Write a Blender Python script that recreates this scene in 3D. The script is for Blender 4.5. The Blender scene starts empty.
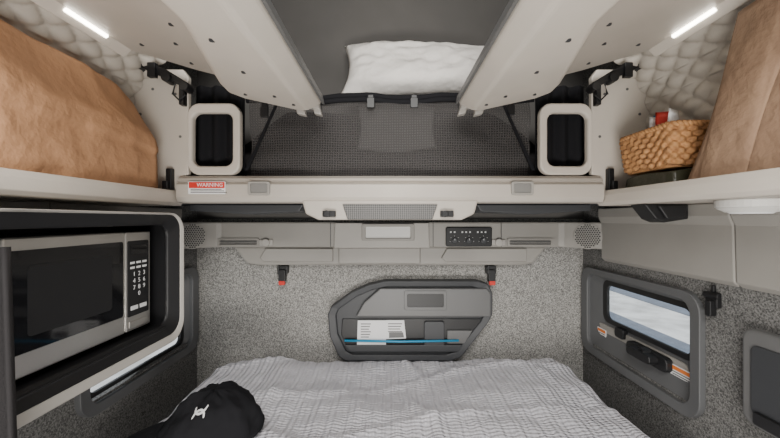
import bpy, bmesh, math, random
from mathutils import Vector, Matrix, noise
random.seed(4)
F=340.0
def PX(px,d): return (px-390.0)/F*d
def PZ(py,d): return (219.0-py)/F*d
scene=bpy.context.scene
COL=scene.collection
ORG={}
# ------------------------------------------------------------------ materials
def mat(name,col,rough=0.5,metal=0.0,bump=None,var=None,spec=0.5,alpha=None,emit=None):
    m=bpy.data.materials.new(name); m.use_nodes=True
    nt=m.node_tree; b=nt.nodes['Principled BSDF']
    b.inputs['Base Color'].default_value=(*col,1); b.inputs['Roughness'].default_value=rough
    b.inputs['Metallic'].default_value=metal
    b.inputs['Specular IOR Level'].default_value=spec
    tc=nt.nodes.new('ShaderNodeTexCoord')
    n=nt.nodes.new('ShaderNodeTexNoise'); 
    sc,amt,col2=(var if var else (6.0,0.5,tuple(c*0.9 for c in col)))
    n.inputs['Scale'].default_value=sc; n.inputs['Detail'].default_value=3
    nt.links.new(tc.outputs['Object'],n.inputs['Vector'])
    cr=nt.nodes.new('ShaderNodeValToRGB')
    cr.color_ramp.elements[0].position=0.5-amt*0.5+0.0; cr.color_ramp.elements[1].position=0.5+amt*0.5
    cr.color_ramp.elements[0].color=(*col2,1); cr.color_ramp.elements[1].color=(*col,1)
    nt.links.new(n.outputs['Fac'],cr.inputs['Fac']); nt.links.new(cr.outputs['Color'],b.inputs['Base Color'])
    if bump:
        bs,bst,bd=bump
        n2=nt.nodes.new('ShaderNodeTexNoise'); n2.inputs['Scale'].default_value=bs; n2.inputs['Detail'].default_value=4
        nt.links.new(tc.outputs['Object'],n2.inputs['Vector'])
        bp=nt.nodes.new('ShaderNodeBump'); bp.inputs['Strength'].default_value=bst; bp.inputs['Distance'].default_value=bd
        nt.links.new(n2.outputs['Fac'],bp.inputs['Height']); nt.links.new(bp.outputs['Normal'],b.inputs['Normal'])
    if emit:
        b.inputs['Emission Color'].default_value=(*emit[0],1); b.inputs['Emission Strength'].default_value=emit[1]
    return m
def nodes_of(m): return m.node_tree.nodes, m.node_tree.links, m.node_tree.nodes['Principled BSDF']
M={}
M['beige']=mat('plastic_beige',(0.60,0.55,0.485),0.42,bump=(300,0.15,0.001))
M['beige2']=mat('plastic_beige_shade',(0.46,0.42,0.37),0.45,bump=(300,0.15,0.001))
M['grey']=mat('plastic_warm_grey',(0.31,0.295,0.27),0.45,bump=(300,0.2,0.001))
M['lgrey']=mat('plastic_light_grey',(0.40,0.38,0.35),0.45)
M['midp']=mat('plastic_socket_grey',(0.20,0.195,0.185),0.5)
M['dgrey']=mat('plastic_dark_grey',(0.035,0.037,0.041),0.5)
M['mgrey']=mat('plastic_mid_grey',(0.12,0.12,0.12),0.45)
M['wframe']=mat('plastic_window_grey',(0.10,0.102,0.105),0.45)
M['black']=mat('plastic_black',(0.008,0.008,0.009),0.45)
M['blackfab']=mat('fabric_black',(0.012,0.012,0.014),0.95,bump=(500,0.5,0.002),spec=0.15)
M['charcoal']=mat('fabric_charcoal',(0.030,0.028,0.029),0.95,bump=(400,0.5,0.003),spec=0.15)
M['bwall_up']=mat('fabric_grey_upper',(0.115,0.11,0.105),0.95,bump=(300,0.4,0.002),spec=0.1)
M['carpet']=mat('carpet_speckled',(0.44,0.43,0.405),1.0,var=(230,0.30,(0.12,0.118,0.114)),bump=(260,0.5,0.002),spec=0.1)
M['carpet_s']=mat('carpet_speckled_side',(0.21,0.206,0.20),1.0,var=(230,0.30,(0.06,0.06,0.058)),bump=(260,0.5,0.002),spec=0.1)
M['carpet_d']=mat('carpet_dark',(0.05,0.05,0.052),1.0,var=(280,0.4,(0.018,0.018,0.018)),bump=(300,0.6,0.003),spec=0.1)
M['kraft']=mat('kraft_paper',(0.52,0.28,0.145),0.85,var=(9,0.6,(0.43,0.23,0.12)),bump=(14,0.6,0.025))
M['kraft2']=mat('kraft_paper_dull',(0.31,0.20,0.125),0.85,var=(9,0.6,(0.25,0.155,0.10)),bump=(14,0.6,0.025))
M['wicker']=mat('wicker',(0.55,0.28,0.11),0.7,var=(60,0.5,(0.26,0.12,0.045)),bump=(160,0.6,0.004))
M['steel']=mat('brushed_steel',(0.56,0.54,0.51),0.30,metal=0.88)
M['glassblk']=mat('dark_glass',(0.006,0.006,0.007),0.06)
M['white']=mat('white_paper',(0.8,0.8,0.8),0.6)
M['whitep']=mat('white_plastic',(0.7,0.69,0.66),0.4)
M['red']=mat('red_plastic',(0.6,0.03,0.02),0.5)
M['orange']=mat('orange_print',(0.75,0.2,0.03),0.5)
M['blue']=mat('blue_strip',(0.02,0.28,0.5),0.4)
M['pillow']=mat('pillow_cotton',(0.80,0.77,0.73),0.9,bump=(9,0.5,0.04),spec=0.1)
M['pillow2']=mat('pillow_grey_cotton',(0.15,0.147,0.143),0.9,bump=(9,0.35,0.03),spec=0.1)
M['liner']=mat('quilted_liner',(0.48,0.44,0.385),0.9,bump=(200,0.3,0.002),spec=0.15)
M['led']=mat('led_lens',(0.9,0.9,0.85),0.5,emit=((1.0,0.93,0.8),16.0))
M['ink']=mat('print_ink',(0.03,0.03,0.035),0.6)
M['pgrey']=mat('print_white',(0.65,0.66,0.66),0.6)
M['brass']=mat('dark_olive_film',(0.05,0.05,0.03),0.35,bump=(30,0.6,0.01))
M['ground']=mat('gravel_lot',(0.85,0.84,0.82),0.95,var=(1.6,0.3,(0.55,0.54,0.52)))
M['road']=mat('blue_grey_asphalt',(0.20,0.235,0.29),0.95,var=(3,0.5,(0.15,0.17,0.21)))
def glassmat():
    m=bpy.data.materials.new('window_glass'); m.use_nodes=True; nt=m.node_tree; nt.nodes.clear()
    o=nt.nodes.new('ShaderNodeOutputMaterial'); t=nt.nodes.new('ShaderNodeBsdfTransparent'); g=nt.nodes.new('ShaderNodeBsdfGlossy')
    t.inputs['Color'].default_value=(0.92,0.95,0.97,1); g.inputs['Roughness'].default_value=0.03
    mx=nt.nodes.new('ShaderNodeMixShader'); mx.inputs[0].default_value=0.07
    nt.links.new(t.outputs[0],mx.inputs[1]); nt.links.new(g.outputs[0],mx.inputs[2]); nt.links.new(mx.outputs[0],o.inputs[0]); return m
M['glass']=glassmat()
def netmat():
    m=bpy.data.materials.new('safety_net_mesh'); m.use_nodes=True; nt=m.node_tree; n=nt.nodes; l=nt.links
    b=n['Principled BSDF']; b.inputs['Base Color'].default_value=(0.055,0.051,0.050,1); b.inputs['Roughness'].default_value=0.9
    o=n['Material Output']; t=n.new('ShaderNodeBsdfTransparent'); mx=n.new('ShaderNodeMixShader')
    tc=n.new('ShaderNodeTexCoord'); w1=n.new('ShaderNodeTexWave'); w1.inputs['Scale'].default_value=30; w1.bands_direction='X'
    w2=n.new('ShaderNodeTexWave'); w2.inputs['Scale'].default_value=30; w2.bands_direction='Z'
    w1.inputs['Distortion'].default_value=1.0; w2.inputs['Distortion'].default_value=1.0
    l.new(tc.outputs['Object'],w1.inputs['Vector']); l.new(tc.outputs['Object'],w2.inputs['Vector'])
    mm=n.new('ShaderNodeMath'); mm.operation='MAXIMUM'; l.new(w1.outputs['Fac'],mm.inputs[0]); l.new(w2.outputs['Fac'],mm.inputs[1])
    mr=n.new('ShaderNodeMapRange'); mr.inputs['From Min'].default_value=0.45; mr.inputs['From Max'].default_value=0.85
    mr.inputs['To Min'].default_value=0.30; mr.inputs['To Max'].default_value=0.85
    l.new(mm.outputs[0],mr.inputs['Value'])
    l.new(mr.outputs[0],mx.inputs[0]); l.new(t.outputs[0],mx.inputs[1]); l.new(b.outputs[0],mx.inputs[2]); l.new(mx.outputs[0],o.inputs['Surface'])
    return m
M['net']=netmat()
def quiltmat():
    m=mat('bed_coverlet',(0.76,0.75,0.80),0.95,var=(5,0.6,(0.70,0.69,0.74)),spec=0.1)
    n,l,b=nodes_of(m); tc=n.new('ShaderNodeTexCoord')
    w=n.new('ShaderNodeTexWave'); w.bands_direction='X'; w.inputs['Scale'].default_value=13; w.inputs['Distortion'].default_value=2.2; w.inputs['Detail'].default_value=2; w.inputs['Detail Scale'].default_value=0.6
    w2=n.new('ShaderNodeTexWave'); w2.bands_direction='Y'; w2.inputs['Scale'].default_value=20; w2.inputs['Distortion'].default_value=5; w2.inputs['Detail'].default_value=2; w2.inputs['Detail Scale'].default_value=1.5
    l.new(tc.outputs['Object'],w.inputs['Vector']); l.new(tc.outputs['Object'],w2.inputs['Vector'])
    a=n.new('ShaderNodeMath'); a.operation='MULTIPLY_ADD'; a.inputs[1].default_value=0.6
    l.new(w2.outputs['Fac'],a.inputs[0]); l.new(w.outputs['Fac'],a.inputs[2])
    bp=n.new('ShaderNodeBump'); bp.inputs['Strength'].default_value=0.85; bp.inputs['Distance'].default_value=0.007
    l.new(a.outputs[0],bp.inputs['Height']); l.new(bp.outputs['Normal'],b.inputs['Normal']); return m
M['quilt']=quiltmat()
def grillemat():
    m=mat('perforated_grille',(0.12,0.12,0.12),0.5)
    n,l,b=nodes_of(m); tc=n.new('ShaderNodeTexCoord'); mp=n.new('ShaderNodeMapping'); mp.inputs['Rotation'].default_value=(0,0.785,0)
    ch=n.new('ShaderNodeTexChecker'); ch.inputs['Scale'].default_value=190; ch.inputs['Color1'].default_value=(0.04,0.04,0.04,1); ch.inputs['Color2'].default_value=(0.16,0.155,0.15,1)
    l.new(tc.outputs['Object'],mp.inputs['Vector']); l.new(mp.outputs[0],ch.inputs['Vector']); l.new(ch.outputs['Color'],b.inputs['Base Color']); return m
M['grille']=grillemat()
# ------------------------------------------------------------------ mesh helpers
XZ=lambda u,v,w:(u,w,v)
XY=lambda u,v,w:(u,v,w)
def B(): return bmesh.new()
def box(bm,x0,x1,y0,y1,z0,z1):
    vs=[bm.verts.new((x,y,z)) for x in (x0,x1) for y in (y0,y1) for z in (z0,z1)]
    for f in ((0,1,3,2),(4,6,7,5),(0,4,5,1),(2,3,7,6),(0,2,6,4),(1,5,7,3)): bm.faces.new([vs[i] for i in f])
    return bm
def poly(bm,pts,w0,w1,f):
    a=[bm.verts.new(f(u,v,w0)) for u,v in pts]; b=[bm.verts.new(f(u,v,w1)) for u,v in pts]; n=len(pts)
    bm.faces.new(a); bm.faces.new(b[::-1])
    for i in range(n): bm.faces.new([a[i],a[(i+1)%n],b[(i+1)%n],b[i]])
    return bm
def ring(bm,out,inn,w0,w1,f,wi0=None,wi1=None):
    wi0=w0 if wi0 is None else wi0; wi1=w1 if wi1 is None else wi1
    L=[[bm.verts.new(f(u,v,w)) for u,v in p] for p,w in ((out,w0),(out,w1),(inn,wi1),(inn,wi0))]; n=len(out)
    for k in range(4):
        a=L[k]; b=L[(k+1)%4]
        for i in range(n): bm.faces.new([a[i],a[(i+1)%n],b[(i+1)%n],b[i]])
    return bm
def rr(u0,u1,v0,v1,r,n=6):
    p=[]
    for cx,cy,a0 in ((u1-r,v1-r,0),(u0+r,v1-r,90),(u0+r,v0+r,180),(u1-r,v0+r,270)):
        for i in range(n+1):
            a=math.radians(a0+90*i/n); p.append((cx+r*math.cos(a),cy+r*math.sin(a)))
    return p
def cyl(bm,p0,p1,r0,r1=None,n=20):
    r1=r0 if r1 is None else r1
    p0=Vector(p0);p1=Vector(p1); d=(p1-p0).normalized(); q=d.to_track_quat('Z','Y')
    a=[];b=[]
    for i in range(n):
        t=2*math.pi*i/n; v=q@Vector((math.cos(t),math.sin(t),0)); a.append(bm.verts.new(p0+v*r0)); b.append(bm.verts.new(p1+v*r1))
    bm.faces.new(a[::-1]); bm.faces.new(b)
    for i in range(n): bm.faces.new([a[i],a[(i+1)%n],b[(i+1)%n],b[i]])
    return bm
def tube(bm,pts,r,n=8,closed=False):
    pts=[Vector(p) for p in pts]; rings=[]; N=len(pts)
    for i,p in enumerate(pts):
        if closed: d=pts[(i+1)%N]-pts[i-1]
        else: d=pts[min(i+1,N-1)]-pts[max(i-1,0)]
        q=d.normalized().to_track_quat('Z','Y')
        rings.append([bm.verts.new(p+q@Vector((math.cos(2*math.pi*k/n)*r,math.sin(2*math.pi*k/n)*r,0))) for k in range(n)])
    for i in range(N if closed else N-1):
        a=rings[i];b=rings[(i+1)%N]
        for k in range(n): bm.faces.new([a[k],a[(k+1)%n],b[(k+1)%n],b[k]])
    if not closed: bm.faces.new(rings[0][::-1]); bm.faces.new(rings[-1])
    return bm
def grid(bm,nu,nv,fn,wrap=False):
    g=[[bm.verts.new(fn(i/(nu if wrap else nu-1),j/(nv-1))) for j in range(nv)] for i in range(nu)]
    for i in range(nu if wrap else nu-1):
        for j in range(nv-1):
            a=g[i];b=g[(i+1)%nu]; bm.faces.new([a[j],b[j],b[j+1],a[j+1]])
    return g
def finish(bm,name,m,org,smooth=False,bevel=0,seg=2,sub=0,solid=0,recalc=True):
    if recalc: bmesh.ops.recalc_face_normals(bm,faces=bm.faces[:])
    me=bpy.data.meshes.new(name); 
    bmesh.ops.translate(bm,verts=bm.verts[:],vec=-Vector(org))
    bm.to_mesh(me); bm.free()
    for mm in (m if isinstance(m,(list,tuple)) else [m]): me.materials.append(mm)
    ob=bpy.data.objects.new(name,me); COL.objects.link(ob)
    for p in me.polygons: p.use_smooth=smooth
    if solid: 
        md=ob.modifiers.new('solid','SOLIDIFY'); md.thickness=solid; md.offset=0
    if bevel:
        md=ob.modifiers.new('bev','BEVEL'); md.width=bevel; md.segments=seg; md.limit_method='ANGLE'; md.angle_limit=math.radians(35); md.harden_normals=False
    if sub:
        md=ob.modifiers.new('sub','SUBSURF'); md.levels=sub; md.render_levels=sub
    ORG[ob.name]=Vector(org); return ob
def thing(name,label,cat,org,group=None):
    e=bpy.data.objects.new(name,None); COL.objects.link(e); e.location=org; e.empty_display_size=0.05
    e['label']=label; e['category']=cat
    if group: e['group']=group
    ORG[e.name]=Vector(org); return e
def part(par,name,bm,m,label=None,**k):
    o=finish(bm,name,m,ORG[par.name],**k); o.parent=par
    if label: o['label']=label
    return o
def solo(name,bm,m,label,cat,org,group=None,**k):
    o=finish(bm,name,m,org,**k); o.location=org; o['label']=label; o['category']=cat
    if group:o['group']=group
    return o
def struct(name,bm,m,**k):
    o=finish(bm,name,m,(0,0,0),**k); o['kind']='structure'; return o
RX={'front':Matrix(((1,0,0),(0,0,-1),(0,1,0))),'px':Matrix(((0,0,1),(1,0,0),(0,1,0))),'nx':Matrix(((0,0,-1),(-1,0,0),(0,1,0)))}
def text(par,name,s,size,loc,face,m,align='CENTER',ls=1.0):
    c=bpy.data.curves.new('t','FONT'); c.body=s; c.size=size; c.align_x=align; c.align_y='CENTER'; c.extrude=0.0003; c.space_line=ls; c.resolution_u=2
    o=bpy.data.objects.new('t',c); COL.objects.link(o); bpy.context.view_layer.update()
    me=bpy.data.meshes.new_from_object(o.evaluated_get(bpy.context.evaluated_depsgraph_get()))
    bpy.data.objects.remove(o)
    me.transform(RX[face].to_4x4()); me.transform(Matrix.Translation(Vector(loc)-ORG[par.name]))
    me.materials.clear(); me.materials.append(m); me.name=name
    ob=bpy.data.objects.new(name,me); COL.objects.link(ob); ob.parent=par; ORG[ob.name]=ORG[par.name]; return ob
# ------------------------------------------------------------------ shell
WX=1.05; WY=1.85
struct('floor',box(B(),-1.15,1.15,-0.6,1.95,-1.55,-1.5),M['carpet_d'])
bm=B(); box(bm,-1.15,1.15,WY,WY+.05,-1.5,-0.0); n0=len(bm.faces); box(bm,-1.15,1.15,WY,WY+.05,0.0,1.2)
bm.faces.ensure_lookup_table()
for i,f in enumerate(bm.faces): f.material_index=0 if i<n0 else 1
struct('wall_back',bm,[M['carpet'],M['bwall_up']])
struct('ceiling',box(B(),-1.15,1.15,0.1,1.95,1.2,1.25),M['bwall_up'])
WZ0,WZ1=-0.645,-0.285; WY0,WY1=1.17,1.79
for s,nm in ((-1,'wall_left'),(1,'wall_right')):
    bm=B(); a,b=sorted((s*WX,s*(WX+.05)))
    box(bm,a,b,0.1,WY0,-1.5,1.2); box(bm,a,b,WY1,WY,-1.5,1.2)
    box(bm,a,b,WY0,WY1,-1.5,WZ0); box(bm,a,b,WY0,WY1,WZ1,1.2)
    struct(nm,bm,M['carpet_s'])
for s,nm in ((-1,'trim_1'),(1,'trim_2')):
    bm=B()
    for y0,y1 in ((0.1,1.015),(1.019,1.66)):
        prof=[(s*WX,.05),(s*(WX-.035),.05),(s*(WX-.035),.01),(s*(WX-.022),-.02),(s*(WX-.018),-.19),(s*WX,-.207)]
        poly(bm,prof,y0,y1,lambda u,v,w:(u,w,v))
    struct(nm,bm,M['grey'],bevel=0.004)
# ------------------------------------------------------------------ windows
for s,nm in ((1,'window_1'),(-1,'window_2')):
    X=s*WX
    f=lambda u,v,w:(X-s*w,u,v)
    bm=B()
    ring(bm,rr(1.13,1.83,-.69,-.25,.07),rr(1.175,1.785,-.655,-.282,.05),-.0,.022,f,-.03,.016)
    zb=-.50 if s>0 else -.64
    ring(bm,rr(1.172,1.788,-.658,-.28,.05),rr(1.20,1.70 if s>0 else 1.76,zb,-.31,.03),-.05,.0,f,-.05,-.03)
    w=struct(nm,bm,M['wframe'],smooth=False,bevel=0.003)
    ORG[w.name]=Vector((0,0,0))
    y1=1.69 if s>0 else 1.75
    bm=B(); ring(bm,rr(1.19,y1+.02,zb-.01,-.30,.04),rr(1.21,y1-.01,zb+.01,-.325,.03),-.034,-.022,f); g=part(w,'window_gasket',bm,M['black'])
    bm=B(); poly(bm,rr(1.195,y1+.015,zb-.005,-.305,.03),-.043,-.040,f); g=part(w,'window_glass',bm,M['glass'])
    if s<0: continue
    bm=B(); poly(bm,rr(1.215,1.755,-.64,-.525,.03),-.028,-.018,f); tr=part(w,'sill_tray',bm,M['grey'],label='grey plastic sill tray',bevel=.004)
    bm=B(); poly(bm,rr(1.28,1.50,-.585,-.53,.02),-.02,.010,f); cyl(bm,f(1.38,-.55,0),f(1.38,-.55,.035),.030,.024); poly(bm,rr(1.32,1.45,-.570,-.535,.014),.0,.045,f)
    part(w,'window_latch',bm,M['black'],label='black window latch handle',bevel=.004)
    bm=B(); poly(bm,rr(1.54,1.60,-.55,-.505,.012),-.03,-.005,f); part(w,'slide_catch',bm,M['black'],bevel=.003)
    for (y0,y1,z0,z1) in ((1.20,1.29,-.600,-.545),(1.675,1.745,-.60,-.55)):
        bm=B(); poly(bm,rr(y0,y1,z0,z1,.006),-.016,-.014,f); lb=part(w,'warning_label',bm,M['white'],label='white warning label with orange header')
        bm=B(); poly(bm,[(y0+.004,z1-.018),(y1-.004,z1-.018),(y1-.004,z1-.004),(y0+.004,z1-.004)],-.014,-.0135,f); part(lb,'label_header',bm,M['orange'])
        bm=B()
        for k in range(3): poly(bm,[(y0+.006,z1-.027-.009*k),(y1-.01,z1-.027-.009*k),(y1-.01,z1-.023-.009*k),(y0+.006,z1-.023-.009*k)],-.014,-.0135,f)
        part(lb,'label_print',bm,M['mgrey'])['kind']='stuff'
bm=B(); grid(bm,3,3,lambda u,v:(-25+50*u,-20+45*v,-2.7)); struct('ground',bm,M['ground'],recalc=False)
bm=B(); box(bm,5.2,6.4,-18,24,-2.7,-2.68); struct('trim_5',bm,M['road'])
bm=B(); box(bm,8.3,9.6,-18,24,-2.7,-2.68); struct('trim_6',bm,M['road'])
# ------------------------------------------------------------------ quilted liner
cs=[(1.046,.05),(1.046,.46),(1.02,.53),(.80,.77),(.72,.84),(.72,1.19)]
L=[0]
for i in range(1,len(cs)): L.append(L[-1]+math.dist(cs[i],cs[i-1]))
def cspt(t):
    d=t*L[-1]
    for i in range(1,len(cs)):
        if d<=L[i]+1e-9:
            k=(d-L[i-1])/(L[i]-L[i-1]); a=cs[i-1];b=cs[i]; tx,tz=(b[0]-a[0]),(b[1]-a[1]); l=math.hypot(tx,tz)
            return a[0]+k*tx,a[1]+k*tz,-tz/l,tx/l
for s,nm in ((-1,'trim_3'),(1,'trim_4')):
    def fn(u,v):
        x,z,nx,nz=cspt(u); y=.2+1.16*v; d=u*L[-1]; p=.075
        A=math.pi*(d/p+y/(p*1.3)); Bq=math.pi*(d/p-y/(p*1.3))
        h=.022*(abs(math.sin(A)*math.sin(Bq)))**.42
        if nx>0: nx,nz=-nx,-nz
        return (s*(x+nx*h-.004),y,z+nz*h)
    bm=B(); grid(bm,190,170,fn); struct(nm,bm,M['liner'],smooth=True,recalc=True)
# ------------------------------------------------------------------ upper bunk
ub=thing('upper_bunk','upper sleeper bunk with beige plastic front rail and dark mattress','bunk bed',(0,1.6,.06))
part(ub,'bunk_platform',box(B(),-1.03,1.03,1.395,1.845,.065,.16),M['dgrey'],label='dark bunk platform',bevel=.004)
prof=[(1.40,.17),(1.36,.172),(1.338,.160),(1.333,.150),(1.345,.146),(1.337,.141),(1.328,.135),(1.326,.085),(1.335,.068),(1.355,.062),(1.40,.064)]
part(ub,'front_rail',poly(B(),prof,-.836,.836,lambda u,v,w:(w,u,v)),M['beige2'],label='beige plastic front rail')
def mattress(bm,x0,x1,y0,y1,z0,z1): poly(bm,rr(x0,x1,y0,y1,.05),z0,z1,XY)
bm=B(); mattress(bm,-1.0,1.0,1.45,1.84,.16,.29); part(ub,'mattress',bm,M['charcoal'],label='charcoal mattress',bevel=.03,seg=4)
bm=B(); poly(bm,[(-.345,.075),(-.33,.02),(-.28,-.004),(.28,-.004),(.33,.02),(.345,.075)],1.325,1.40,XZ)
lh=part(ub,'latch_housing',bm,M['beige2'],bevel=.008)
bm=B(); poly(bm,[(-.185,.058),(-.165,-.002),(.165,-.002),(.185,.058)],1.318,1.33,XZ); part(lh,'latch_grille',bm,M['grille'],label='perforated dark grille',bevel=.003)
for x in (-.235,.22):
    bm=B(); box(bm,x-.025,x+.025,1.305,1.33,.008,.032); cyl(bm,(x-.008,1.30,.02),(x-.008,1.33,.02),.013); part(lh,'latch_clip',bm,M['black'],bevel=.003)
for x in (-.51,.515):
    bm=B(); ring(bm,rr(x-.043,x+.043,.094,.146,.008),rr(x-.033,x+.033,.102,.138,.004),1.318,1.33,XZ)
    vb=part(ub,'rail_socket',bm,M['grey'],bevel=.002)
    bm=B(); poly(bm,rr(x-.033,x+.033,.102,.138,.004),1.3235,1.3275,XZ); part(vb,'socket_cover',bm,M['midp'])
bm=B(); poly(bm,rr(-.785,-.64,.097,.146,.004),1.322,1.3255,XZ); st=part(ub,'warning_sticker',bm,M['white'],label='white and red warning sticker')
bm=B(); poly(bm,rr(-.782,-.643,.120,.144,.003),1.3213,1.3222,XZ); part(st,'sticker_header',bm,M['red'])
text(st,'sticker_text','WARNING',.021,(-.70,1.3208,.132),'front',M['white'])
bm=B()
for k in range(3): box(bm,-.775,-.655+.01*k,1.3213,1.3222,.114-.006*k,.1165-.006*k)
part(st,'sticker_print',bm,M['ink'])['kind']='stuff'
for s in (-1,1):
    bm=B(); poly(bm,[(s*.36,.062),(s*.84,.062),(s*.84,.035),(s*.60,.02),(s*.38,.03)],1.42,1.6,XZ)
    part(ub,'underside_cover',bm,M['dgrey'],bevel=.005)
def bed_fn(u,v):
    x=-.72+1.44*u; t=v
    y=1.515+.315*t; z=.295+.25*(math.sin(min(1,t*1.3)*math.pi/2))
    e=min(1,min(u,1-u)*7); z=.295+(z-.295)*e**.5
    z+=.02*noise.noise(Vector((x*5,y*6,0)))+.012*math.sin(x*9+y*14)*t
    return (x,y,max(z,.293))
bm=B(); g=grid(bm,60,24,bed_fn)
base=[[bm.verts.new((v.co.x,v.co.y,.292)) for v in (row[0],row[-1])] for row in g]
for i in range(59):
    bm.faces.new([g[i][0],g[i+1][0],base[i+1][0],base[i][0]]); bm.faces.new([g[i][-1],g[i+1][-1],base[i+1][1],base[i][1]])
solo('folded_blanket',bm,M['charcoal'],'charcoal grey bedding heaped on the upper mattress','blanket',(0,1.65,.293),smooth=True)
def pillow(name,label,cx,cy,cz,w,h,t,rx,rz,m,seed,base,wk=1):
    bm=B(); R=Matrix.Rotation(rz,3,'Z')@Matrix.Rotation(rx,3,'X')
    for sd in (1,-1):
        def fn(u,v):
            a=2*u-1;b=2*v-1
            th=((1-abs(a)**3.2)*(1-abs(b)**3))**.5
            ex=1+.05*(a*a*b*b); sh=1-.06*(1-a*a)*abs(b)**4; sw=1-.04*(1-b*b)*abs(a)**4
            wr=(.020*noise.noise(Vector((a*2.5+seed,b*2.5,sd)))+.014*noise.noise(Vector((a*7+seed,b*5,sd))))*wk
            p=Vector((a*w/2*ex*sw,b*h/2*ex*sh+.02*math.sin(a*2.2+seed)*b,sd*(t/2*th+ (wr if th>.15 else 0)*th)))
            return Vector((cx,cy,cz))+R@p
        grid(bm,48,30,fn)
    bmesh.ops.remove_doubles(bm,verts=bm.verts[:],dist=.0008)
    return solo(name,bm,m,label,'pillow',(cx,cy,base),smooth=True)
pillow('pillow','white cotton pillow leaning on the dark back wall above the net',.170,1.69,.745,.78,.30,.16,math.radians(65),math.radians(-1),M['pillow'],3,.6)
pillow('pillow','grey pillow standing behind the mesh safety net',.03,1.482,.40,.33,.20,.035,math.radians(88),0,M['pillow2'],8,.30,wk=.2)
# net
nt_=thing('safety_net','black mesh bunk safety net with top strap and buckles','safety net',(0,1.42,.17))
def nf(u,v):
    x=-.585+1.17*u; z=.172+.335*v
    return (x,1.425+.012*math.sin(x*11+z*9)*(1-v*.6)+.014*noise.noise(Vector((x*8,z*14,0))),z)
bm=B(); grid(bm,80,24,nf); part(nt_,'net_mesh',bm,M['net'],smooth=True,recalc=False)
pts=[(-.60+1.2*i/60,1.42+.004*math.sin(i*.9),.512+.006*math.sin(i*.33)) for i in range(61)]
bm=B()
for a in range(2): tube(bm,[(p[0],p[1],p[2]-.018*a) for p in pts],.011,8)
part(nt_,'top_strap',bm,M['blackfab'],smooth=True)
for x,zz in ((-.52,.45),(-.30,.46),(-.08,.49),(.10,.49),(.30,.49),(.50,.46)):
    bm=B(); poly(bm,rr(x-.012,x+.012,zz-.02,.515,.004),1.405,1.417,XZ); poly(bm,rr(x-.016,x+.016,zz-.03,zz+.012,.005),1.402,1.412,XZ)
    part(nt_,'strap_buckle',bm,M['black'],bevel=.002)
for s in (-1,1):
    bm=B(); poly(bm,[(s*.45,.505),(s*.46,.505),(s*.60,.20),(s*.585,.2)],1.402,1.408,XZ)
    part(nt_,'side_strap',bm,M['blackfab'])
for s in (-1,1):
    gh=thing('grab_handle','beige open loop grab handle at the bunk end','grab handle',(s*.7,1.38,.17),'bunk grab handles')
    o=rr(.598,.806,.176,.462,.045,8); i=rr(.630,.790,.212,.425,.032,8)
    bm=B(); ring(bm,[(s*a,b) for a,b in o],[(s*a,b) for a,b in i],1.352,1.386,XZ,1.358,1.386); part(gh,'handle_ring',bm,M['beige'],bevel=.009,seg=3)
for s in (-1,1):
    bm=B()
    def cf(u,v): 
        x=.61+.205*u; return (s*x,1.425+.010*math.sin(u*20),.175+.38*v)
    grid(bm,50,4,cf); solo('bunk_curtain',bm,M['blackfab'],'black fabric curtain gathered at the bunk end','curtain',(s*.7,1.42,.17),group='bunk end curtains',smooth=True,solid=.004)
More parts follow.
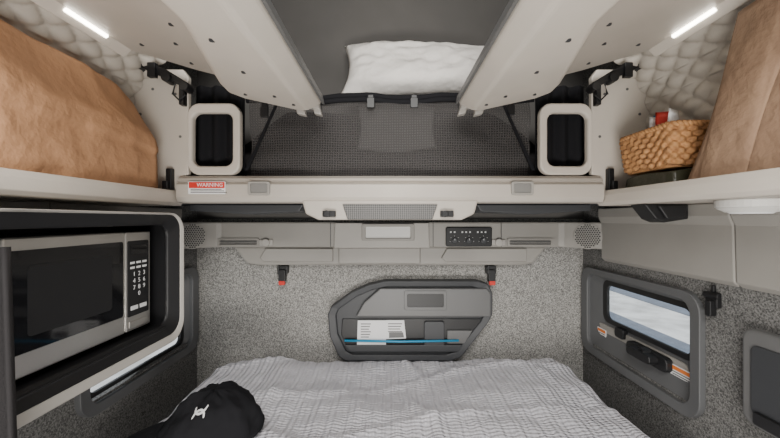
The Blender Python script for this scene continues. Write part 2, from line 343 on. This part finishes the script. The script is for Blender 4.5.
# ------------------------------------------------------------------ overhead cabinets
for s in (-1,1):
    oc=thing('overhead_cabinet','open beige overhead storage cabinet with raised door','cabinet',(s*.95,.9,.05),'overhead storage cabinets')
    bx=lambda bm,x0,x1,*r: box(bm,*sorted((s*x0,s*x1)),*r)
    bm=B(); bx(bm,.85,1.04,.25,1.36,.052,.068); part(oc,'shelf_board',bm,M['beige2'])
    prof=[(s*.865,.052),(s*.845,.053),(s*.838,.065),(s*.842,.095),(s*.848,.112),(s*.86,.114),(s*.866,.108)]
    part(oc,'shelf_lip',poly(B(),prof,.25,1.375,lambda u,v,w:(u,w,v)),M['beige'],bevel=.002)
    bm=B(); poly(bm,[(s*.808,.178),(s*.842,.172),(s*.842,.06),(s*1.045,.06),(s*1.045,.56),(s*.98,.60),(s*.83,.60),(s*.808,.57)],1.362,1.385,XZ)
    ep=part(oc,'end_panel',bm,M['beige'],bevel=.004)
    bm=B()
    for x,z in ((.86,.50),(.95,.52),(1.0,.42),(.88,.17),(.84,.33)): cyl(bm,(s*x,1.3605,z),(s*x,1.364,z),.0055)
    part(ep,'screw_hole',bm,M['mgrey'])['kind']='stuff'
    # door
    O=Vector((s*.93,0,.585)); Ud=Vector((s*-.68,0,-.145)); W=Ud.length; Ud.normalize(); Nd=Vector((s*-.209,0,-.978))
    fd=lambda u,v,w:tuple(O+Ud*u+Nd*w+Vector((0,v,0)))
    bm=B(); poly(bm,[(0.0,.35),(W-.02,.35),(W,.37),(W,1.27),(W-.03,1.30),(.42,1.30),(.22,1.27),(0.0,1.20)],-.035,-.015,fd)
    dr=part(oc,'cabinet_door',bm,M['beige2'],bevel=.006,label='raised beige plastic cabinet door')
    a=[(.47,.35),(W-.005,.35),(W-.005,1.262),(W-.03,1.29),(.37,1.28),(.325,1.235),(.335,1.14),(.47,.72)]
    b=[(.485,.36),(W-.065,.36),(W-.065,1.215),(W-.09,1.24),(.40,1.235),(.355,1.20),(.365,1.13),(.485,.73)]
    bm=B(); la=[bm.verts.new(fd(u,v,-.016)) for u,v in a]; lm=[bm.verts.new(fd(u,v,.012)) for u,v in a]; lb=[bm.verts.new(fd(u,v,.068)) for u,v in b]; n=8
    for k in range(n):
        bm.faces.new([la[k],la[(k+1)%n],lm[(k+1)%n],lm[k]]); bm.faces.new([lm[k],lm[(k+1)%n],lb[(k+1)%n],lb[k]])
    bm.faces.new(lb); bm.faces.new(la)
    part(dr,'door_liner',bm,M['beige'],bevel=.012,seg=3)
    bm=B(); poly(bm,rr(W-.006,W+.004,.36,1.27,.003),-.02,.012,fd); part(dr,'door_seal',bm,M['mgrey'],label='grey rubber edge seal')
    bm=B()
    for u,v in ((.52,.95),(.55,1.12),(.43,1.17),(.52,.78),(.60,1.17),(.28,1.05),(.12,1.12),(.24,1.2),(.22,.85),(.35,.92)): 
        w=.068 if u>.42 else -.015
        cyl(bm,fd(u,v,w-.002),fd(u,v,w+.001),.008)
    part(dr,'door_hole',bm,M['dgrey'])['kind']='stuff'
    bm=B(); poly(bm,rr(W-.16,W-.02,1.285,1.315,.008),-.02,.03,fd); poly(bm,rr(W-.12,W-.085,1.29,1.32,.006),.02,.065,fd)
    poly(bm,rr(W-.05,W-.02,1.29,1.32,.006),.02,.05,fd); part(dr,'door_latch',bm,M['lgrey'],bevel=.003)
    bm=B()
    poly(bm,[(s*.995,.60),(s*.985,.625),(s*.86,.575),(s*.78,.525),(s*.785,.505),(s*.87,.545)],1.31,1.335,XZ)
    cyl(bm,(s*.97,1.30,.595),(s*.97,1.345,.595),.020); cyl(bm,(s*.86,1.30,.545),(s*.86,1.345,.545),.018); cyl(bm,(s*.79,1.30,.51),(s*.79,1.345,.51),.016)
    box(bm,*sorted((s*.812,s*.83)),1.335,1.3615,.45,.53)
    poly(bm,[(s*.90,.60),(s*.93,.60),(s*.93,.545),(s*.90,.545)],1.30,1.32,XZ)
    tube(bm,[(s*.84,1.33,.53),(s*.85,1.33,.49),(s*.825,1.33,.465),(s*.80,1.33,.485),(s*.815,1.33,.52)],.004,6)
    part(oc,'hinge_arm',bm,M['black'],label='black door hinge arm',bevel=.002)
    bm=B(); box(bm,*sorted((s*.862,s*.885)),1.34,1.3625,.115,.20); box(bm,*sorted((s*.868,s*.89)),1.325,1.345,.115,.15); part(oc,'latch_catch',bm,M['black'],bevel=.003)
    dirv=Vector((s*-.22,0,.24)).normalized(); nn=Vector((s*-.737,0,-.676)); O2=Vector((s*.93,0,.604))
    fl=lambda u,v,w:tuple(O2+dirv*u+nn*w+Vector((0,v,0)))
    bm=B(); poly(bm,rr(-.030,.05,.78,1.20,.012),-.035,.020,fl); lh2=part(oc,'lamp_housing',bm,M['beige'],bevel=.003)
    bm=B(); poly(bm,rr(-.006,.006,.955,1.10,.004),.020,.023,fl); part(lh2,'lamp_lens',bm,M['led'],label='glowing LED strip lens')
pl=thing('puck_lamp','white round puck lamp under the overhead cabinet','lamp',(.955,.9,.05))
bm=B(); cyl(bm,(.955,.90,.052),(.955,.90,.03),.072,.07,32); cyl(bm,(.955,.90,.03),(.955,.90,.018),.07,.05,32); part(pl,'lamp_body',bm,M['whitep'],bevel=.004)
bm=B(); cyl(bm,(.955,.90,.018),(.955,.90,.014),.045,.04,32); part(pl,'lamp_lens',bm,M['white'])
bm=B(); poly(bm,[(.86,.05),(1.01,.05),(1.01,.0),(.93,-.012),(.90,.0)],1.15,1.22,XZ); 
poly(bm,[(.90,.045),(1.0,.045),(.99,.006),(.93,.0)],1.14,1.15,XZ)
solo('switch_box',bm,M['black'],'black plastic switch box beneath the overhead cabinet','switch',(.93,1.2,.0),bevel=.004)
# ------------------------------------------------------------------ paper bags
def bagmesh(fn,cuts=26,amp=.012,seed=0,dirx=1):
    bm=B(); bmesh.ops.create_cube(bm,size=2); bmesh.ops.subdivide_edges(bm,edges=bm.edges[:],cuts=cuts,use_grid_fill=True)
    for v in bm.verts:
        c=v.co.copy(); p=Vector(fn(c.x,c.y,c.z)); q=p*5+Vector((seed,0,0))
        cr=noise.noise_vector(q)*amp+noise.noise_vector(q*2.7)*amp*.5
        r=1-2*abs(noise.noise(q*1.4)); cr+=Vector((-.4 if p.x>0 else .4,-.1,.2))*amp*r*.8
        r2=1-2*abs(noise.noise(q*3.1+Vector((9,2,4)))); cr+=Vector((-.3 if p.x>0 else .3,0,.1))*amp*max(0,r2-.4)
        v.co=p+cr
    return bm
def b1(a,b,c):
    t=(c+1)/2; y=.48+(b+1)/2*.82-.03*t*max(0,b)
    # lower band tucked in, folded flap overhanging at two thirds height, then a sloping top
    k=max(0,(t-.60)/.40); fold=.010*max(0,min(1,(t-.44)/.04))*(1 if t<.62 else max(0,1-(t-.62)*6))
    z=.085+t*(.405-.012*max(0,b)) 
    xf=-.890-.004*t-.065*k+fold; xb=-1.015
    x=xb+(xf-xb)*(a+1)/2
    if b>.72: z-=.045*((b-.72)/.28)**2*t
    return (x,y,z)
bg=thing('paper_bag','large brown paper bag lying folded on the cabinet shelf','paper bag',(-.95,.87,.07))
part(bg,'bag_body',bagmesh(b1,cuts=50,seed=1,amp=.009),M['kraft'],smooth=True)
def b2(a,b,c):
    t=(c+1)/2; z=.085+t*.455; yf=1.03-.155*t; y=.45+(b+1)/2*(yf-.45)
    xf=.900+.02*t; xb=1.012-.03*t; x=xb+(xf-xb)*(a+1)/2
    return (x,y,z)
bg=thing('paper_bag','tall brown paper grocery bag standing beside the wicker basket','paper bag',(.95,.75,.07))
part(bg,'bag_body',bagmesh(b2,seed=7,amp=.011,cuts=34),M['kraft2'],smooth=True)
bm=B()
def fg(u,v):
    t=u; z=.088+t*.452; y=1.035-.155*t
    return (.893+.02*t-.012*math.sin(v*3.14),y-.17*v-.014*math.sin(v*9+t*4),z)
grid(bm,30,16,fg); part(bg,'bag_gusset',bm,M['kraft2'],smooth=True,solid=.002)
# basket
bk=thing('wicker_basket','small woven tan wicker basket resting on a dark pouch','basket',(.955,1.13,.165))
def peri(u,x0,x1,y0,y1):
    pts=rr(x0,x1,y0,y1,.03,5); n=len(pts); ds=[0]
    for i in range(n): ds.append(ds[-1]+math.dist(pts[i],pts[(i+1)%n]))
    d=(u%1)*ds[-1]
    for i in range(n):
        if d<=ds[i+1]: 
            k=(d-ds[i])/max(1e-9,ds[i+1]-ds[i]); a=pts[i];b=pts[(i+1)%n]; return (a[0]+(b[0]-a[0])*k,a[1]+(b[1]-a[1])*k)
    return pts[0]
def bf(u,v):
    fl=.012*v; x,y=peri(u,.882-fl,1.02+fl*.5,1.06-fl,1.29+fl); row=v*7
    h=.007*math.sin(2*math.pi*u*20+math.pi*math.floor(row))*abs(math.sin(math.pi*row))**.5
    c=Vector((.95,1.18)); d=(Vector((x,y))-c).normalized()
    return (x+d.x*h,y+d.y*h,.172+.12*v+.003*math.sin(u*40))
bm=B(); grid(bm,260,50,bf,wrap=True); part(bk,'basket_wall',bm,M['wicker'],smooth=True,solid=.004)
part(bk,'basket_bottom',poly(B(),rr(.885,1.02,1.065,1.285,.03),.165,.177,XY),M['wicker'])
bm=B()
for ph in (0,math.pi):
    pts=[]
    for i in range(240):
        u=i/240; x,y=peri(u,.872,1.026,1.05,1.30); t=2*math.pi*u*26+ph
        pts.append((x+.005*math.cos(t),y+.005*math.cos(t),.296+.005*math.sin(t)))
    tube(bm,pts,.0065,6,True)
part(bk,'basket_rim',bm,M['wicker'],smooth=True)
bm=bagmesh(lambda a,b,c:(.95+a*.06,1.17+b*.11*(1-.05*c*c),.118+c*.038*(1-.2*b*b*a*a)),12,.008,5)
solo('pouch',bm,M['brass'],'dark crinkled plastic pouch under the wicker basket','pouch',(.95,1.15,.07),smooth=True)
for k,(x,y,m,rz,lab) in enumerate(((.925,1.18,'white',.2,'white snack packet in the basket'),(.925,1.14,'red',-.3,'red snack packet in the basket'),(.965,1.21,'blue',.1,'blue snack packet in the basket'),(.915,1.098,'white',.5,'white snack packet in the basket'))):
    bm=B()
    for sd in (1,-1):
        def fn(u,v):
            a=2*u-1;b=2*v-1; th=((1-a*a)*(1-b*b))**.5*.012
            c=math.cos(rz);s_=math.sin(rz); yy=sd*th
            return (x+a*.03*c-yy*s_,y+a*.03*s_+yy*c,.268+(.007*k)%.02+b*.085)
        grid(bm,10,10,fn)
    bmesh.ops.remove_doubles(bm,verts=bm.verts[:],dist=.0005)
    solo('snack_packet',bm,M[m],lab,'snack packet',(x,y,.19),'snack packets in the basket',smooth=True)
# ------------------------------------------------------------------ back wall control band
cb=thing('control_console','warm grey plastic console band across the back wall','console',(0,1.8,-.15))
plan=[(-1.045,1.845),(-1.045,1.64),(-.905,1.765),(-.88,1.775),(.88,1.775),(.905,1.765),(1.045,1.64),(1.045,1.845)]
part(cb,'console_body',poly(B(),plan,-.148,-.016,XY),M['grey'],bevel=.008)
bm=B(); poly(bm,[(-.83,-.146),(-.76,-.235),(-.70,-.245),(.70,-.245),(.76,-.235),(.83,-.146)],1.80,1.8505,XZ); part(cb,'lower_skirt',bm,M['grey'],bevel=.01)
bm=B(); poly(bm,[(-.285,-.02),(-.29,-.15),(.205,-.15),(.20,-.02)],1.755,1.78,XZ); part(cb,'centre_panel',bm,M['lgrey'],bevel=.004)
bm=B(); poly(bm,[(-.27,-.15),(-.27,-.235),(.16,-.235),(.16,-.15)],1.78,1.81,XZ); part(cb,'centre_skirt',bm,M['grey'],bevel=.006)
for x0,x1 in ((-.685,-.30),(.27,.72)):
    bm=B(); poly(bm,[(x0+.03,-.155),(x0,-.205),(x0+.02,-.225),(x1,-.225),(x1,-.155)],1.785,1.805,XZ); part(cb,'skirt_cover',bm,M['grey'],bevel=.005)
bm=B(); ring(bm,rr(-.145,.125,-.112,-.025,.008),rr(-.125,.105,-.098,-.040,.006),1.742,1.757,XZ); rl=part(cb,'reading_lamp',bm,M['grey'],bevel=.003)
bm=B(); poly(bm,rr(-.125,.105,-.098,-.040,.006),1.750,1.757,XZ); part(rl,'lamp_lens',bm,M['whitep'],label='pale lamp lens')
bm=B(); poly(bm,rr(.29,.53,-.143,-.042,.01),1.763,1.778,XZ); cp=part(cb,'climate_control',bm,M['black'],label='black climate control panel with knobs',bevel=.004)
for x in (.335,.41,.485):
    bm=B(); cyl(bm,(x,1.756,-.112),(x,1.765,-.112),.014,.017,24); k=part(cp,'control_knob',bm,M['dgrey'],bevel=.002)
    bm=B(); box(bm,x-.0012,x+.0012,1.7545,1.756,-.110,-.101); part(k,'knob_mark',bm,M['pgrey'])
bm=B()
for i in (0,1,3,4,5,7,8,9): 
    x=.315+.02*i; box(bm,x-.004,x+.004,1.7618,1.7632,-.072,-.064)
for x in (.335,.41,.485):
    for k in range(5):
        t=math.radians(-10+50*k); box(bm,x+.024*math.cos(t)-.0012,x+.024*math.cos(t)+.0012,1.7618,1.7632,-.112+.024*math.sin(t)-.0012,-.112+.024*math.sin(t)+.0012)
part(cp,'control_icons',bm,M['pgrey'])['kind']='stuff'
for x0,x1 in ((-.90,-.68),(.61,.85)):
    bm=B(); ring(bm,rr(x0,x1,-.142,-.10,.008),rr(x0+.012,x1-.012,-.134,-.109,.005),1.766,1.777,XZ)
    for k in range(3): box(bm,x0+.010,x1-.010,1.768,1.777,-.131+.008*k,-.128+.008*k)
    v=part(cb,'air_vent',bm,M['grey'],bevel=.001)
    part(v,'vent_opening',poly(B(),rr(x0+.012,x1-.012,-.134,-.109,.005),1.7725,1.7755,XZ),M['dgrey'])
for x in (-.645,.565):
    bm=B(); cyl(bm,(x,1.755,-.122),(x,1.777,-.122),.02,.022,24); box(bm,x-.035,x+.035,1.765,1.777,-.138,-.106); part(cb,'power_socket',bm,M['lgrey'],bevel=.004)
for x in (-.31,.225,.58):
    part(cb,'panel_seam',box(B(),x-.0015,x+.0015,1.772,1.776,-.144,-.02),M['dgrey'])
for s in (-1,1):
    c=Vector((s*.985,1.6936,-.085)); nrm=Vector((s*-.666,-.746,0)).normalized(); tx=Vector((-nrm.y,nrm.x,0))
    bm=B(); cyl(bm,c,c+nrm*.004,.066,.064,32); sp=part(cb,'speaker_grille',bm,M['grey'],bevel=.002)
    bm=B()
    for i in range(-6,7):
        for j in range(-6,7):
            u=(i+(.5 if j%2 else 0))*.0105; v=j*.0092
            if u*u+v*v<.058**2:
                p=c+tx*u+Vector((0,0,v)); cyl(bm,p+nrm*.0035,p+nrm*.0048,.0040,None,8)
    o=part(sp,'grille_hole',bm,M['black']); o['kind']='stuff'
def hook(px,label):
    x=PX(px,1.84); h=thing('coat_hook',label,'coat hook',(x,1.845,-.35),'folding coat hooks')
    bm=B(); poly(bm,rr(x-.026,x+.026,-.295,-.25,.008),1.815,1.8505,XZ); poly(bm,rr(x-.018,x+.018,-.335,-.27,.008),1.80,1.83,XZ); poly(bm,rr(x-.024,x-.014,-.295,-.245,.003),1.80,1.82,XZ)
    cyl(bm,(x-.029,1.83,-.262),(x+.029,1.83,-.262),.010)
    part(h,'hook_body',bm,M['black'],bevel=.003)
    bm=B(); poly(bm,rr(x-.016,x+.016,-.350,-.328,.005),1.796,1.815,XZ); part(h,'hook_tab',bm,M['red'],label='red release tab',bevel=.002)
hook(284,'black folding coat hook with red tab on the carpeted wall')
hook(490,'black folding coat hook with red tab on the carpeted wall')
h=thing('coat_hook','black coat hook clipped to the side wall carpet','coat hook',(1.04,1.09,-.31),'folding coat hooks')
bm=B(); f=lambda u,v,w:(1.0505-w,u,v)
poly(bm,rr(1.075,1.115,-.285,-.235,.006),0,.018,f); poly(bm,rr(1.082,1.102,-.312,-.26,.006),.01,.032,f); cyl(bm,(1.035,1.068,-.245),(1.035,1.12,-.245),.009)
poly(bm,rr(1.09,1.10,-.25,-.212,.004),.003,.014,f)
part(h,'hook_body',bm,M['black'],bevel=.003)
# ------------------------------------------------------------------ storage pod
D=1.78
def pp(pts,d=D): return [(PX(a,d),PZ(b,d)) for a,b in pts]
sp=thing('wall_storage_unit','charcoal and grey plastic storage unit mounted on back wall','storage unit',(PX(410,D),1.85,PZ(360,D)))
outer=pp([(328,314),(331,307),(352,292),(368,285),(385,281),(478,281),(488,284),(492,293),(492,314),(488,322),(466,350),(460,357),(450,360),(346,360),(339,356),(330,336)])
bm=B(); poly(bm,outer,1.79,1.849,XZ); part(sp,'unit_body',bm,M['dgrey'],bevel=.008,seg=3)
c=Vector((PX(410,D),PZ(320,D)))
inn=[(c.x+(a-c.x)*.90,c.y+(b-c.y)*.86) for a,b in outer]
bm=B(); ring(bm,outer,inn,1.77,1.80,XZ,1.776,1.80); part(sp,'unit_rim',bm,M['dgrey'],bevel=.005,seg=2)
bm=B(); poly(bm,pp([(380,288),(486,288),(490,293),(490,316),(356,316),(364,302)]),1.762,1.795,XZ); dd=part(sp,'upper_door',bm,M['mgrey'],label='mid grey flap door with slot handle',bevel=.006)
bm=B(); poly(bm,rr(PX(406,D),PX(444,D),PZ(307,D),PZ(292,D),.008),1.7595,1.764,XZ); part(dd,'door_handle_recess',bm,M['black'],label='dark slot handle')
bm=B(); ring(bm,rr(PX(404,D),PX(446,D),PZ(309,D),PZ(290,D),.01),rr(PX(407,D),PX(443,D),PZ(306,D),PZ(293,D),.008),1.756,1.764,XZ); part(dd,'door_handle_bezel',bm,M['mgrey'],bevel=.002)
bm=B(); poly(bm,pp([(342,319),(484,319),(476,332),(462,349),(348,349),(341,335)]),1.783,1.792,XZ); part(sp,'open_pocket',bm,M['black'],bevel=.004)
bm=B(); tube(bm,[(PX(345,D),1.765,PZ(339.5,D)),(PX(400,D),1.757,PZ(340,D)),(PX(458,D),1.765,PZ(339.5,D))],.006,8); part(sp,'retaining_cord',bm,M['blue'],label='blue elastic retaining cord',smooth=True)
bm=B(); poly(bm,pp([(345,344),(462,344),(458,351),(350,351)]),1.765,1.79,XZ); part(sp,'pocket_lip',bm,M['dgrey'],bevel=.004)
lf=thing('leaflet','white printed leaflets tucked into the wall storage unit','leaflet',(PX(381,D),1.775,PZ(346,D)))
bm=B(); poly(bm,pp([(358,320),(386,320),(386,347),(357,347)]),1.772,1.774,XZ); part(lf,'leaflet_page',bm,M['white'])
bm=B(); poly(bm,pp([(386,320),(404,320),(406,338),(386,339)]),1.775,1.777,XZ); part(lf,'leaflet_page',bm,M['white'])
for x0,x1 in ((361,371),(388,402)):
    bm=B()
    for k in range(6 if x0<380 else 4): 
        a=pp([(x0,323+2.6*k),(x1-(k%3),323+2.6*k),(x1-(k%3),323.9+2.6*k),(x0,323.9+2.6*k)]); poly(bm,a,1.7708 if x0<380 else 1.7738,1.772 if x0<380 else 1.775,XZ)
    part(lf,'leaflet_print',bm,M['mgrey'])['kind']='stuff'
bm=B(); poly(bm,pp([(389,332),(403,332),(404,337),(389,337.5)]),1.7735,1.775,XZ); part(lf,'leaflet_picture',bm,M['mgrey'])
dv=solo('handheld_device',poly(B(),rr(PX(424,D),PX(444,D),PZ(347,D),PZ(321,D),.012),1.768,1.782,XZ),M['dgrey'],'black handheld remote tucked in the wall pocket','remote control',(PX(434,D),1.775,PZ(347,D)),bevel=.003)
solo('notebook',poly(B(),pp([(447,330),(472,330),(464,343),(447,343)]),1.770,1.782,XZ),M['mgrey'],'grey notebook tucked in the wall pocket','notebook',(PX(458,D),1.775,PZ(343,D)),bevel=.002)
# ------------------------------------------------------------------ microwave cabinet + microwave
mc=thing('microwave_cabinet','black-lined appliance cabinet with pale rounded frame','cabinet',(-.92,.9,-.44))
f=lambda u,v,w:(-w,u,v)
bm=B(); box(bm,-1.03,-.80,.45,1.275,-.425,-.386); box(bm,-1.03,-.80,.45,1.275,-.005,.012); box(bm,-1.03,-.80,1.25,1.275,-.40,0); box(bm,-1.035,-1.02,.45,1.275,-.42,.01); box(bm,-1.03,-.80,.43,.455,-.42,.01)
part(mc,'cabinet_lining',bm,M['black'],label='black cabinet interior')
bm=B(); ring(bm,rr(.43,1.285,-.44,.022,.07,8),rr(.455,1.268,-.412,.014,.055,8),.775,1.03,f,.785,.80); fr=part(mc,'cabinet_frame',bm,M['lgrey'],bevel=.006,seg=3,label='pale grey rounded frame')
bm=B(); ring(bm,rr(.452,1.27,-.414,.018,.055,8),rr(.48,1.235,-.378,-.022,.04,8),.783,.82,f,.81,.82); part(mc,'inner_bezel',bm,M['black'],bevel=.004)
mw=thing('microwave','stainless steel microwave oven with black glass door','microwave',(-.94,.97,-.385))
part(mw,'microwave_body',box(B(),-1.015,-.87,.74,1.20,-.368,-.04),M['dgrey'],bevel=.006)
bm=B(); poly(bm,rr(.741,1.085,-.366,-.042,.006),.845,.872,f); dr=part(mw,'microwave_door',bm,M['steel'],bevel=.004,label='stainless steel door')
bm=B(); poly(bm,rr(.750,1.075,-.310,-.072,.008),.8425,.846,f); part(dr,'door_window',bm,M['glassblk'],label='black glass door window',bevel=.001)
bm=B(); poly(bm,rr(.79,1.03,-.275,-.11,.01),.8415,.843,f); part(dr,'window_screen',bm,M['black'])
bm=B(); poly(bm,rr(1.088,1.199,-.366,-.042,.006),.845,.872,f); cp=part(mw,'control_panel',bm,M['steel'],bevel=.004,label='stainless control panel')
bm=B(); poly(bm,rr(1.093,1.187,-.318,-.072,.006),.8425,.846,f); kp=part(cp,'keypad',bm,M['black'],bevel=.001)
bm=B(); poly(bm,rr(1.105,1.177,-.115,-.087,.003),.8415,.843,f); part(kp,'display',bm,M['glassblk'])
text(kp,'keypad_text','1  2  3\n4  5  6\n7  8  9\n0',.021,(-.8412,1.141,-.215),'px',M['pgrey'],ls=1.05)
bm=B()
for r in range(2):
    for c_ in range(3): box(bm,-.8425,-.8412,1.103+.027*c_,1.121+.027*c_,-.147-.016*r,-.140-.016*r)
for c_ in range(2): box(bm,-.8425,-.8412,1.105+.04*c_,1.135+.04*c_,-.298,-.285)
part(kp,'keypad_button',bm,M['pgrey'])['kind']='stuff'
bm=B(); poly(bm,rr(1.10,1.185,-.358,-.334,.005),.842,.846,f); part(cp,'door_button',bm,M['steel'],bevel=.002)
for y in (.78,1.16):
    for x in (-.90,-.99):
        bm=B(); cyl(bm,(x,y,-.385),(x,y,-.367),.012); part(mw,'foot',bm,M['black'])
bm=B()
def cf(u,v):
    w=.055+.05*(1-v); x=-.735+w*u*1.0; return (x+.0,.60+.012*math.sin(u*16),-1.45+1.40*v)
grid(bm,30,20,cf); solo('curtain',bm,M['charcoal'],'dark grey fabric curtain bunched beside the microwave cabinet','curtain',(-.70,.6,-1.45),smooth=True,solid=.006)
sb=thing('wall_control_box','grey rounded control box with black insert on side wall','control box',(1.03,.9,-.55))
f=lambda u,v,w:(1.0505-w,u,v)
bm=B(); poly(bm,rr(.74,.985,-.58,-.31,.03),0,.035,f); part(sb,'box_body',bm,M['mgrey'],bevel=.01,seg=3)
bm=B(); poly(bm,rr(.76,.955,-.545,-.35,.02),.033,.04,f); part(sb,'box_insert',bm,M['dgrey'],bevel=.004)
bm=B(); poly(bm,rr(.84,.94,-.565,-.53,.006),.038,.05,f); part(sb,'box_switch',bm,M['black'],bevel=.003)
# ------------------------------------------------------------------ lower bunk
lb=thing('lower_bunk','lower sleeper bunk with dark carpeted base and mattress','bunk bed',(0,1.4,-1.5))
part(lb,'bunk_base',box(B(),-1.03,1.03,.98,1.845,-1.5,-1.02),M['carpet_d'],bevel=.01)
bm=B(); mattress(bm,-.85,.88,1.0,1.825,-1.02,-.81); part(lb,'mattress',bm,M['mgrey'],label='grey mattress',bevel=.04,seg=4)
def drape(s_,lo,hi,r):
    if s_>hi-r:
        t=s_-(hi-r); a=t/r
        if a<math.pi/2: return hi-r+r*math.sin(a), -r*(1-math.cos(a))
        return hi, -r-(t-r*math.pi/2)
    if s_<lo+r:
        t=lo+r-s_; a=t/r
        if a<math.pi/2: return lo+r-r*math.sin(a), -r*(1-math.cos(a))
        return lo, -r-(t-r*math.pi/2)
    return s_,0
def qf(u,v):
    sx=-1.04+2.12*u; sy=.86+1.05*v
    x,dx=drape(sx,-.915,.935,.07); y,dy=drape(sy,.96,1.842,.05)
    ty=max(0,(y-1.62)/.22); x=x*(1-.035*ty**2*min(1,abs(x)/.8)**3) if abs(x)>.3 else x
    d=max(-.20,dx+dy if dx*dy==0 else min(dx,dy)*1.0+max(dx,dy)*.3)
    q=Vector((x*1.6,y*2.2,0))
    h=.026*noise.noise(q+Vector((3,1,0)))+.017*noise.noise(q*2.6)+.007*noise.noise(q*6)
    h+=.014*max(0,1-abs(math.sin(x*5.3+y*1.8+1.8*noise.noise(q*1.2)))*2.8)
    h+=.010*max(0,1-abs(math.sin(x*2.1-y*8.5+.8+1.5*noise.noise(q)))*3.2)
    h+=.0024*math.sin(x*85+2.5*noise.noise(q*3))
    h+=.018*math.exp(-((x+.35)/.4)**2)*math.exp(-((y-1.77)/.10)**2)+.012*math.exp(-((x-.4)/.5)**2)*math.exp(-((y-1.77)/.1)**2)
    return (x,y,-.762+h*(1 if d>-.1 else .5)+d)
bm=B(); grid(bm,420,110,qf)
solo('coverlet',bm,M['quilt'],'pale blue-grey ribbed matelasse coverlet rumpled over the lower bunk','bedspread',(0,1.4,-.80),smooth=True,solid=.008)
# ------------------------------------------------------------------ cap
C=Vector((-.605,1.17,-.735)); bd=Vector((-.93,-.36,0)).normalized(); sd_=Vector((-bd.y,bd.x,0))
cap=thing('baseball_cap','black baseball cap with white emblem resting on the bed','cap',tuple(C))
def dome(az,el,off=0):
    a=.135+off; hh=.145+off
    dent=.014*noise.noise(Vector((math.cos(az)*2,math.sin(az)*2,el*2)))+.005*noise.noise(Vector((math.cos(az)*7,math.sin(az)*7,el*6)))
    seam=-.003*max(0,1-abs(math.sin(az*3))*8)
    r=(a+dent+seam); ce=math.cos(el)**.85 if math.cos(el)>0 else 0
    d=bd*math.cos(az)*1.15+sd_*math.sin(az)
    return C+d*r*ce+Vector((0,0,(hh+dent+seam)*math.sin(el)))
bm=B(); grid(bm,72,24,lambda u,v:dome(2*math.pi*u,v*math.pi/2*.995),wrap=True); bmesh.ops.remove_doubles(bm,verts=bm.verts[:],dist=.0015)
part(cap,'crown',bm,M['blackfab'],smooth=True,solid=.003)
bm=B(); p=dome(0,math.pi/2*.99); cyl(bm,p-Vector((0,0,.004)),p+Vector((0,0,.006)),.010,.006,16); part(cap,'top_button',bm,M['blackfab'],smooth=True)
bm=B()
def br(u,v):
    az=(u-.5)*2*1.2; p0=dome(az,.02); ln=.115*max(0,math.cos(az*1.25))**.6
    q=p0+bd*ln*v; q.z=C.z+.045-.045*(2*u-1)**2-.022*v*v; return q
grid(bm,36,10,br); part(cap,'brim',bm,M['blackfab'],smooth=True,solid=.005)
# emblem: build in the tangent plane of the crown front and wrap to the crown by casting toward its centre
e0=Vector((.05,-1,0)); az0=math.atan2(e0.dot(sd_),e0.dot(bd)); el0=.95
pc=dome(az0,el0); n0=(dome(az0+.05,el0)-dome(az0-.05,el0)).normalized(); u0=(dome(az0,el0+.05)-dome(az0,el0-.05)).normalized()
if n0.x<0: n0=-n0
u0=(u0-n0*u0.dot(n0)).normalized(); nn0=n0.cross(u0); 
if nn0.dot(pc-C)<0: nn0=-nn0
def emb(bm,pts,wd):
    P=[]
    for i,(a,b) in enumerate(pts):
        q0=pts[max(0,i-1)];q1=pts[min(len(pts)-1,i+1)]; dx,dy=q1[0]-q0[0],q1[1]-q0[1]; l=math.hypot(dx,dy) or 1
        k=wd*(.45+.55*math.sin(math.pi*i/(len(pts)-1))**.6); nx,ny=-dy/l*k,dx/l*k
        row=[]
        for sg in (-1,1):
            aa=a+nx*sg;bb=b+ny*sg
            row.append(bm.verts.new(pc+n0*aa+u0*bb+nn0*(.005-(aa*aa+bb*bb)/.26)))
        P.append(row)
    for i in range(len(P)-1): bm.faces.new([P[i][0],P[i+1][0],P[i+1][1],P[i][1]])
for sg in (1,-1):
    bm=B(); emb(bm,[(.020*math.cos(math.radians(t)),sg*(.020-.026*math.sin(math.radians(t)))) for t in range(0,181,10)],.0038)
    part(cap,'emblem_arc',bm,M['white'],label='white interlocking emblem arc',solid=.001)
# ------------------------------------------------------------------ lift everything so the floor is at z=0
for o in scene.objects:
    if o.parent is None: o.location.z+=1.5
# ------------------------------------------------------------------ lights
w=bpy.data.worlds.new('world'); scene.world=w; w.use_nodes=True
w.node_tree.nodes['Background'].inputs[0].default_value=(0.95,0.97,1.0,1); w.node_tree.nodes['Background'].inputs[1].default_value=0.45
def area(name,loc,rot,sx,sy,e,col=(1,1,1)):
    l=bpy.data.lights.new(name,'AREA'); l.shape='RECTANGLE'; l.size=sx; l.size_y=sy; l.energy=e; l.color=col
    o=bpy.data.objects.new(name,l); COL.objects.link(o); o.location=loc; o.rotation_euler=rot; return o
area('windshield_light',(0,-.5,2.45),(math.radians(58),0,0),1.1,.4,48,(1,.975,.93))
area('low_fill_light',(0,-.55,.6),(math.radians(138),0,0),1.1,.4,46,(1,.96,.90))  # added unseen uplight, brightens the undersides of the raised cabinet doors
sn=bpy.data.lights.new('sun','SUN'); sn.energy=5.0; sn.angle=.01; so=bpy.data.objects.new('sun',sn); COL.objects.link(so)
so.rotation_euler=Vector((.12,-.6,-.78)).to_track_quat('-Z','Y').to_euler(); so.location=(0,3,6)
cam=bpy.data.cameras.new('camera'); co=bpy.data.objects.new('camera',cam); COL.objects.link(co)
co.location=(0,0,1.5); co.rotation_euler=(math.radians(90),0,0); cam.sensor_width=36; cam.lens=F/780*36; cam.clip_start=.01
scene.camera=co
